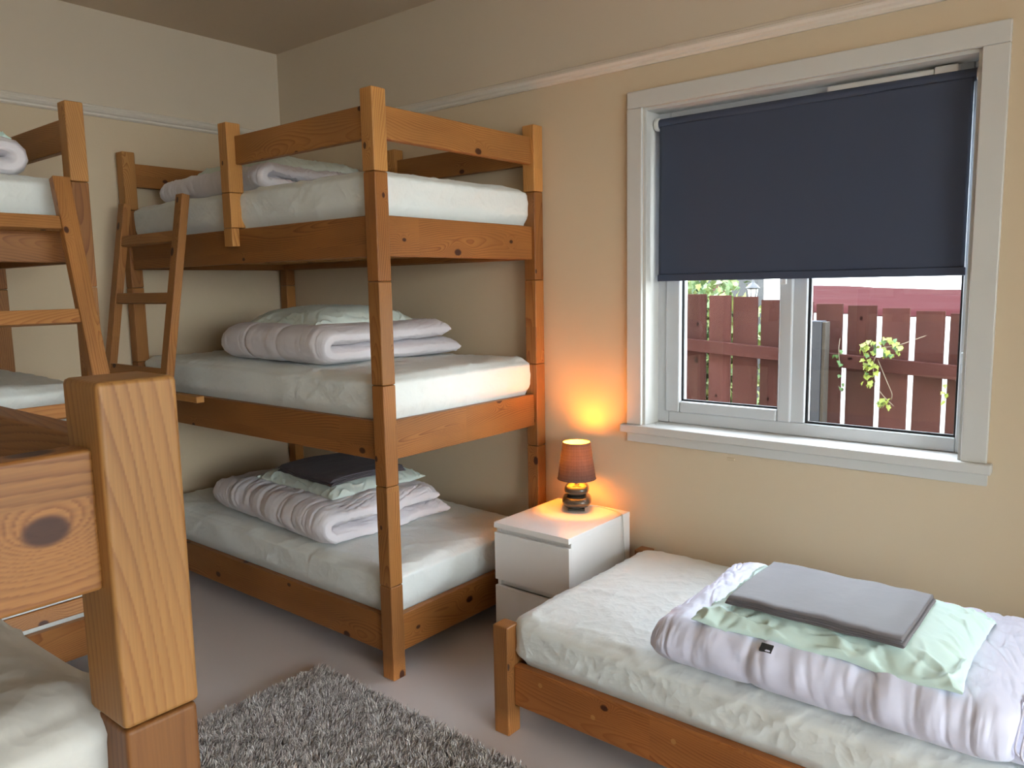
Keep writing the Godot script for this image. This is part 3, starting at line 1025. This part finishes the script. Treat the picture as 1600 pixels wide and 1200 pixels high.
# folded duvet; seams at given z, wrinkles running round the fold
func duvet(label: String, x0: float, x1: float, z0: float, z1: float, y: float, t: float, seams: Array, material: Material, seed_: float, turn := 0.0, amp := 1.0, inset := 0.06) -> Node3D:
	var ctr := Vector3((x0 + x1) * 0.5, y, (z0 + z1) * 0.5)
	var o := thing("folded_duvet", label, "duvet", ctr, turn, "folded duvets")
	var path := u_path(x0 - ctr.x, x1 - ctr.x, 0.0, t, 0.003, inset)
	var total := 0.0
	for i in range(1, path.size()):
		total += path[i].distance_to(path[i - 1])
	var hz := (z1 - z0) * 0.5
	var thick := func(s: float, w: float) -> float:
		var d1 := minf(s, 1.0 - s) * total
		var d2 := minf(w, 1.0 - w) * 2.0 * hz
		var z := lerpf(-hz, hz, w)
		var k := edge(d1, t * 0.55) * lerpf(0.15, 1.0, edge(d2, t * 1.1))
		for q in seams:
			var g: float = (z - (q - ctr.z)) / 0.030
			k *= 1.0 - 0.10 * exp(-g * g)
			g = (z - (q - ctr.z)) / 0.007
			k *= 1.0 - 0.13 * exp(-g * g)
		return t * k
	var warp := func(p: Vector3, s: float, w: float, side: float) -> Vector3:
		var out_ := side
		var arc := s * total
		# long soft puckers that run round the fold, finer ripples towards the ends
		var n1 := noise_a.get_noise_3d(p.z * 9.0 + arc * 2.0, arc * 3.2 - p.z * 1.5, seed_)
		var n2 := crease(p.z * 1.3 + arc * 0.35, arc * 0.35, 8.0, seed_ + 3.0)
		var n3 := noise_b.get_noise_3d(p.x * 4.0, p.z * 4.0, seed_ + p.y * 4.0)
		var n4 := absf(noise_a.get_noise_3d(p.z * 17.0 + arc * 7.0, arc * 5.0 - p.z * 3.0, seed_ + 50.0))
		var msk := clampf(0.5 + 1.1 * noise_a.get_noise_3d(p.z * 4.0, arc * 2.5, seed_ + 70.0), 0.0, 1.0)
		var n5 := absf(noise_a.get_noise_3d(p.z * 26.0 - arc * 6.0, arc * 7.0, seed_ + 60.0))
		var d := amp * (0.005 * n1 - 0.005 * n2 + 0.010 * n3 - 0.0048 * msk * pow(maxf(1.0 - n4 * 2.6, 0.0), 1.5) - 0.0028 * (1.2 - msk) * pow(maxf(1.0 - n5 * 2.6, 0.0), 1.5))
		var e := minf(w, 1.0 - w) * 2.0 * hz
		d += amp * 0.006 * crease(p.z * 0.5 + arc * 1.4, arc * 2.0 - p.z * 0.3, 7.0, seed_ + 9.0) * (1.0 - smoothstep(0.0, 0.16, e))
		var up := Vector3(0, 1, 0)
		var q := p
		if p.y < t * 0.22:
			d = absf(d) * 0.15
		var fold := smoothstep(0.10, 0.0, p.x - (x0 - ctr.x))
		q += (up * (1.0 - fold) + Vector3(-1, 0.25, 0) * fold) * d
		# the ends sag a little and wander
		q.z += 0.012 * noise_a.get_noise_3d(p.x * 3.0, p.y * 5.0, seed_ + 30.0) * absf(p.z) / hz
		q.y -= 0.18 * t * pow(absf(p.z) / hz, 6.0) * clampf(p.y / (2.0 * t), 0, 1)
		q.y = maxf(q.y, 0.0)
		return q
	put("cover", sheet(path, -hz, hz, 150, 170, thick, warp, 0.5), material, o)
	return o

func pillow(label: String, x0: float, x1: float, z0: float, z1: float, y: float, t: float, material: Material, seed_: float, group: String, droop := 0.0, turn := 0.0, tilt := Vector2.ZERO) -> void:
	var ctr := Vector3((x0 + x1) * 0.5, y, (z0 + z1) * 0.5)
	var hx := (x1 - x0) * 0.5
	var hz := (z1 - z0) * 0.5
	var o := thing("pillow", label, "pillow", ctr, turn, group)
	o.rotation.x = tilt.x
	o.rotation.z = tilt.y
	var path := PackedVector2Array()
	for k in 17:
		path.append(Vector2(lerpf(-hx, hx, k / 16.0), t * 0.3))
	var thick := func(s: float, w: float) -> float:
		var a := absf(2.0 * s - 1.0)
		var b := absf(2.0 * w - 1.0)
		return t * maxf(pow(maxf(1.0 - pow(a, 3.4), 0.0), 0.5) * pow(maxf(1.0 - pow(b, 4.0), 0.0), 0.5), 0.03)
	var warp := func(p: Vector3, s: float, w: float, side: float) -> Vector3:
		var a := 2.0 * s - 1.0
		var b := 2.0 * w - 1.0
		var q := p
		# waisted sides, ears at the corners
		q.x *= 1.0 - 0.05 * (1.0 - b * b) * absf(a)
		q.z *= 1.0 - 0.04 * (1.0 - a * a) * absf(b)
		var rim := smoothstep(0.55, 1.0, maxf(absf(a), absf(b)))
		var d := 0.006 * noise_b.get_noise_3d(q.x * 5.0, q.z * 5.0, seed_)
		d += 0.006 * crease(q.x * 0.8 + q.z * 0.3, q.z * 0.5 - q.x * 0.2, 9.0, seed_) * (0.4 + rim)
		d += 0.007 * crease(q.x * 0.4 - q.z * 0.9, q.x * 0.9 + q.z * 0.2, 8.0, seed_ + 17.0) * (0.25 + rim)
		d -= 0.008 * crease(a * 0.12 / maxf(0.25, absf(b)), b * 0.12, 9.0, seed_ + 2.0) * rim
		if side > 0.0:
			q.y += d
		q.y += 0.008 * noise_a.get_noise_3d(q.x * 6.0, q.z * 6.0, seed_ + 7.0) * rim
		q.y -= droop * pow(maxf(absf(a), absf(b)), 3.0)
		return q
	put("pillowcase", sheet(path, -hz, hz, 90, 100, thick, warp, 0.66), material, o)

func folded_cloth(label: String, x0: float, x1: float, z0: float, z1: float, y: float, t: float, material: Material, seed_: float, turn: float, tilt := Vector2.ZERO, sag := 0.0) -> void:
	var ctr := Vector3((x0 + x1) * 0.5, y, (z0 + z1) * 0.5)
	var hz := (z1 - z0) * 0.5
	var hx := (x1 - x0) * 0.5
	var o := thing("folded_cover", label, "bed cover", ctr, turn, "folded grey covers")
	o.rotation.x = tilt.x
	o.rotation.z = tilt.y
	for layer in 2:
		var yy := layer * (t * 2.0 + 0.001)
		var ins := 0.006 * layer
		var path := u_path(-hx + ins * 0.3, hx - ins, yy, t, 0.001, 0.006)
		var thick := func(s: float, w: float) -> float:
			return t * edge(minf(w, 1.0 - w) * 2.0 * hz, t * 0.8) * edge(minf(s, 1.0 - s) * hx * 4.0, t * 0.8)
		var warp := func(p: Vector3, s: float, w: float, side: float) -> Vector3:
			var q := p
			q.y += 0.004 * noise_b.get_noise_3d(p.x * 4.0, p.z * 4.0, seed_) + 0.003 * noise_a.get_noise_3d(p.x * 3.0, p.z * 12.0, seed_ + 4.0)
			q.y -= sag * pow(absf(p.x) / hx, 2.0)
			q.x += 0.003 * noise_a.get_noise_2d(p.z * 8.0, seed_ + layer)
			return q
		put("fold_layer", sheet(path, -hz + ins, hz - ins, 60, 50, thick, warp, 0.5), material, o)

func build_bedding() -> void:
	var g := "white mattresses"
	# corner bunk
	var lo := Vector3(-0.995, 0.17, 0.075)
	var hi := Vector3(-0.066, 0.438, 2.012)
	for k in 3:
		var up := Vector3(0, 0.8 * k, 0)
		mattress(["white sheeted mattress on the bottom tier of the corner bunk", "white sheeted mattress on the middle tier of the corner bunk", "white sheeted mattress on the top tier of the corner bunk"][k], lo + up, hi + up, 0.255 + 0.8 * k, 0.018, 3.0 + 11.0 * k, g)
	# bunk along the back wall
	for k in 3:
		var up := Vector3(0, 0.8 * k, 0)
		mattress(["white mattress on the bottom tier of the left back bunk", "white mattress on the middle tier of the left back bunk", "white mattress on the top tier of the left back bunk"][k], Vector3(-3.63, 0.17, 0.07) + up, Vector3(-1.695, 0.43, 1.0) + up, 0.255 + 0.8 * k, 0.022, 43.0 + 7.0 * k, g)
	# front bunk
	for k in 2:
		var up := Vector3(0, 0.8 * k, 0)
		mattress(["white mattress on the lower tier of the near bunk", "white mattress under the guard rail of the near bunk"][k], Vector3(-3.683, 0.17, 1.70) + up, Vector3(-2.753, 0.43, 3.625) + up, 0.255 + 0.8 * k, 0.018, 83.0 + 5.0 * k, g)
	# single bed
	mattress("crumpled white sheeted mattress of the single bed under the window", Vector3(-0.998, 0.185, 2.685), Vector3(-0.10, 0.435, 4.61), 0.255, 0.012, 7.7, g, 0.034)

	# --- bedding piles ---
	duvet("folded white duvet piled on the bottom tier of the corner bunk", -0.975, -0.22, 0.56, 1.62, 0.437, 0.085, [0.97, 1.24], M.duvet, 2.0, -0.08, 1.2)
	pillow("pale pillow under the dark folded cover in the corner bunk", -0.83, -0.26, 0.80, 1.48, 0.605, 0.075, M.mint_pale, 12.0, "pillows", 0.02, -0.06)
	folded_cloth("dark folded cover on the bottom tier of the corner bunk", -0.80, -0.36, 0.94, 1.44, 0.667, 0.007, M.dark_cloth, 5.0, -0.10, Vector2.ZERO, 0.012)
	duvet("folded white duvet on the middle tier of the corner bunk", -0.955, -0.10, 0.72, 1.60, 1.240, 0.088, [0.98, 1.25], M.duvet, 21.0, -0.04, 0.6)
	pillow("pale flat pillow on the middle tier duvet of the corner bunk", -0.86, -0.25, 0.82, 1.44, 1.413, 0.085, M.mint_pale, 31.0, "pillows", 0.03, -0.04)
	duvet("folded white duvet on the top tier of the corner bunk", -0.93, -0.25, 0.20, 1.16, 2.035, 0.062, [0.50, 0.82], M.duvet, 51.0, 0.0, 1.3)
	pillow("pale mint pillow on the top tier of the corner bunk", -0.86, -0.26, 0.42, 1.12, 2.150, 0.085, M.mint_pale, 61.0, "pillows", 0.02)
	duvet("folded white duvet on the top tier of the left back bunk", -2.9, -1.79, 0.25, 0.94, 2.02, 0.082, [], M.duvet, 71.0, PI, 0.8)
	pillow("pale mint pillow on the top duvet of the left back bunk", -2.5, -1.83, 0.30, 0.86, 2.175, 0.08, M.mint, 81.0, "pillows", 0.02)

	# --- the single bed ---
	var dv := duvet("plump lilac-white folded duvet on the single bed", -1.055, -0.33, 3.225, 4.16, 0.436, 0.075, [3.53, 3.81], M.duvet_blue, 91.0, 0.0, 1.0)
	# the open end of the duvet: the under layer reaches further, a piped hem closes the upper one
	var flap := sheet(PackedVector2Array([Vector2(-0.30, 0.030), Vector2(0.0, 0.032), Vector2(0.34, 0.030)]), 0.40, 0.615, 60, 40,
		func(s_, w): return 0.058 * edge(minf(s_, 1.0 - s_) * 0.64, 0.035) * lerpf(0.2, 1.0, edge((1.0 - w) * 0.215, 0.05)),
		func(p, s_, w, side): return p + Vector3(0, (0.006 * noise_b.get_noise_2d(p.x * 9.0, p.z * 6.0) - 0.006 * pow(maxf(1.0 - absf(noise_a.get_noise_2d(p.x * 16.0, p.z * 5.0)) * 2.5, 0.0), 1.5)) * (1.0 if side > 0.0 else 0.0), 0.012 * noise_a.get_noise_2d(p.x * 4.0, 3.0)))
	put("under_layer", flap, M.duvet_blue, dv)
	for k in 2:
		var yy := 0.118 - 0.010 * k
		var zz := 0.474 + 0.012 * k
		put("hem_piping", tube(curve([Vector3(0.33, yy + 0.004, zz), Vector3(0.15, yy + 0.008, zz + 0.008), Vector3(-0.05, yy, zz + 0.004), Vector3(-0.20, yy + 0.006, zz - 0.002), Vector3(-0.29, yy - 0.020, zz - 0.004), Vector3(-0.33, yy - 0.055, zz - 0.006), Vector3(-0.30, yy - 0.085, zz + 0.004)], 60), 0.0028, 8), M.piping, dv)
	put("care_tag", rbox(Vector3(0.004, 0.026, 0.034), 0.0015), M.care_tag, dv, Vector3(-0.334, 0.140, -0.115)).rotation.z = -0.95
	pillow("mint green pillow on the duvet of the single bed", -1.015, -0.50, 3.345, 4.05, 0.588, 0.075, M.mint, 95.0, "pillows", 0.022)
	folded_cloth("smooth grey folded cover on top of the mint pillow", -0.975, -0.60, 3.43, 3.91, 0.650, 0.0055, M.grey_cloth, 99.0, 0.0)

# =====================================================================
# nightstand and lamp
# =====================================================================
func build_nightstand() -> void:
	var n := thing("nightstand", "white two-drawer nightstand between the bunk and the single bed", "nightstand", Vector3(-0.28, 0, 2.36))
	# local: front at x = -0.24, sides at z = +-0.20
	bar("top_panel", Vector3(-0.242, 0.526, -0.20), Vector3(0.24, 0.550, 0.20), M.laminate, n, 0.0015)
	bar("side_panel", Vector3(-0.222, 0, -0.199), Vector3(0.24, 0.526, -0.181), M.laminate, n, 0.001)
	bar("side_panel", Vector3(-0.222, 0, 0.181), Vector3(0.24, 0.526, 0.199), M.laminate, n, 0.001)
	bar("back_panel", Vector3(0.230, 0.0, -0.181), Vector3(0.238, 0.526, 0.181), M.laminate_inner, n, 0.001)
	bar("plinth", Vector3(-0.215, 0, -0.181), Vector3(-0.20, 0.05, 0.181), M.laminate, n, 0.001)
	for y in [[0.292, 0.506], [0.045, 0.264]]:
		var dr := put("drawer", boxes([[Vector3(-0.215, y[0] + 0.02, -0.178), Vector3(0.20, y[1] - 0.03, 0.178)]]), M.laminate_inner, n)
		bar("drawer_front", Vector3(-0.240, y[0], -0.1995), Vector3(-0.2225, y[1], 0.1995), M.laminate, dr, 0.0015)
	bar("rail", Vector3(-0.212, 0.262, -0.181), Vector3(-0.19, 0.30, 0.181), M.laminate, n, 0.001)
	bar("rail", Vector3(-0.212, 0.492, -0.181), Vector3(-0.19, 0.526, 0.181), M.laminate, n, 0.001)

	var l := thing("table_lamp", "lit pebble-based table lamp with grey fabric shade on the nightstand", "lamp", Vector3(-0.135, 0.55, 2.335), 0.55)
	put("foot", rbox(Vector3(0.100, 0.010, 0.076), 0.003), M.ceramic, l, Vector3(0, 0.005, 0))
	put("pebble", lathe(pebble(0.010, 0.062, 0.084), 40, 0.80, 2.7), M.ceramic, l)
	put("pebble", lathe(pebble(0.066, 0.056, 0.067), 40, 0.84, 2.7), M.ceramic, l)
	put("neck", lathe(PackedVector2Array([Vector2(0.0005, 0.118), Vector2(0.010, 0.118), Vector2(0.010, 0.135), Vector2(0.014, 0.137), Vector2(0.014, 0.168), Vector2(0.0005, 0.168)]), 20), M.brass, l)
	var y0 := 0.143
	var y1 := 0.312
	var wall_of_shade := PackedVector2Array()
	for k in 13:
		wall_of_shade.append(Vector2(lerpf(0.0880, 0.0630, k / 12.0), lerpf(y0, y1, k / 12.0)))
	var sh := put("lamp_shade", lathe(wall_of_shade, 56), M.shade, l)
	var lining := PackedVector2Array()
	for q in wall_of_shade:
		lining.append(q - Vector2(0.0014, 0))
	put("shade_lining", lathe(lining, 56), M.lining, sh)
	for e in [[0.0880, y0], [0.0630, y1]]:
		var ring := PackedVector3Array()
		for k in 57:
			ring.append(Vector3(cos(TAU * k / 56.0) * e[0], e[1], sin(TAU * k / 56.0) * e[0]))
		put("shade_hem", tube(ring, 0.0017, 6), M.shade_hem, sh)
	put("light_baffle", lathe(PackedVector2Array([Vector2(0.0005, 0.196), Vector2(0.034, 0.196), Vector2(0.034, 0.199), Vector2(0.0005, 0.199)]), 24), M.brass, l)  # opaque plate added to cut the lamp light falling downward
	for k in 3:
		var a := TAU * k / 3 + 0.4
		put("shade_spoke", tube(PackedVector3Array([Vector3(cos(a) * 0.012, 0.166, sin(a) * 0.012), Vector3(cos(a) * 0.05, 0.170, sin(a) * 0.05), Vector3(cos(a) * 0.0835, 0.160, sin(a) * 0.0835)]), 0.0012, 6), M.brass, l)
	put("bulb", lathe(PackedVector2Array([Vector2(0.0005, 0.168), Vector2(0.013, 0.170), Vector2(0.014, 0.205), Vector2(0.0225, 0.238), Vector2(0.0225, 0.252), Vector2(0.017, 0.268), Vector2(0.008, 0.275), Vector2(0.0005, 0.276)]), 24), M.bulb, l)
	var om := OmniLight3D.new()
	om.name = "lamp_light"
	om.position = Vector3(0, 0.248, 0)
	om.light_color = Color(1.0, 0.58, 0.15)
	om.light_energy = LAMP_ENERGY
	om.omni_range = 8.0
	om.omni_attenuation = 2.0
	om.light_size = 0.03
	om.shadow_enabled = true
	l.add_child(om)
	# flex over the top and down the side of the nightstand
	var pts := curve([Vector3(-0.09, 0.556, 2.345), Vector3(-0.06, 0.553, 2.40), Vector3(-0.075, 0.553, 2.50), Vector3(-0.105, 0.553, 2.552), Vector3(-0.115, 0.546, 2.566), Vector3(-0.112, 0.44, 2.570), Vector3(-0.10, 0.32, 2.569), Vector3(-0.095, 0.05, 2.568), Vector3(-0.06, 0.004, 2.57)], 70)
	tag(put("lamp_flex", tube(pts, 0.0026, 8), M.cord), "thin pale lamp flex running down the nightstand side", "cable")

func pebble(y: float, h: float, r: float) -> PackedVector2Array:
	var p := PackedVector2Array()
	for k in 17:
		var a := -PI / 2 + PI * k / 16.0
		var rr := r * pow(maxf(cos(a), 0.0), 0.62)
		p.append(Vector2(maxf(rr, 0.0005), y + h * 0.5 + h * 0.5 * signf(sin(a)) * pow(absf(sin(a)), 0.9)))
	return p

const LAMP_ENERGY := 0.165

# =====================================================================
# rug
# =====================================================================
func build_rug() -> void:
	var o := thing("shaggy_rug", "grey-brown shaggy rug lying on the grey floor", "rug", Vector3(-1.78, 0, 2.60), -0.03)
	var wx := 1.18
	var wz := 1.72
	bar("backing", Vector3(-wx / 2, 0.0005, -wz / 2), Vector3(wx / 2, 0.008, wz / 2), M.backing, o, 0.003)
	# one bent strand
	var v := PackedVector3Array()
	var idx := PackedInt32Array()
	var seg := [[0.0, 0.0, 0.0021], [0.011, 0.002, 0.0024], [0.021, 0.007, 0.0019], [0.027, 0.014, 0.0006]]
	for s in seg:
		for k in 4:
			var a := TAU * k / 4
			v.append(Vector3(s[1] + cos(a) * s[2], s[0], sin(a) * s[2]))
	for i in seg.size() - 1:
		for k in 4:
			var a := i * 4 + k
			var b := i * 4 + (k + 1) % 4
			idx.append_array([a, a + 4, b, b, a + 4, b + 4])
	var strand := from_arrays(v, smooth(v, idx), PackedVector2Array(), idx)
	var mm := MultiMesh.new()
	mm.transform_format = MultiMesh.TRANSFORM_3D
	mm.use_colors = true
	mm.mesh = strand
	var nx := int(wx / 0.0062)
	var nz := int(wz / 0.0062)
	mm.instance_count = nx * nz
	var at := 0
	for i in nx:
		for j in nz:
			var x := -wx / 2 + (i + rng.randf()) * wx / nx
			var z := -wz / 2 + (j + rng.randf()) * wz / nz
			var lie := noise_a.get_noise_2d(x * 14.0, z * 14.0) * 3.0 + rng.randf_range(-1.3, 1.3)
			var tilt := rng.randf_range(-0.35, 0.35)
			var bs := Basis(Vector3.UP, lie) * Basis(Vector3(0, 0, 1), tilt)
			bs = bs.scaled(Vector3(1.0, rng.randf_range(0.75, 1.15), 1.0))
			mm.set_instance_transform(at, Transform3D(bs, Vector3(x, 0.006, z)))
			var f := rng.randf()
			var c := Color(0.25, 0.222, 0.208).lerp(Color(0.82, 0.775, 0.74), f)
			mm.set_instance_color(at, c)
			at += 1
	var mi := MultiMeshInstance3D.new()
	mi.name = "pile"
	mi.multimesh = mm
	mi.material_override = M.pile
	mi.set_meta("kind", "stuff")
	o.add_child(mi, true)
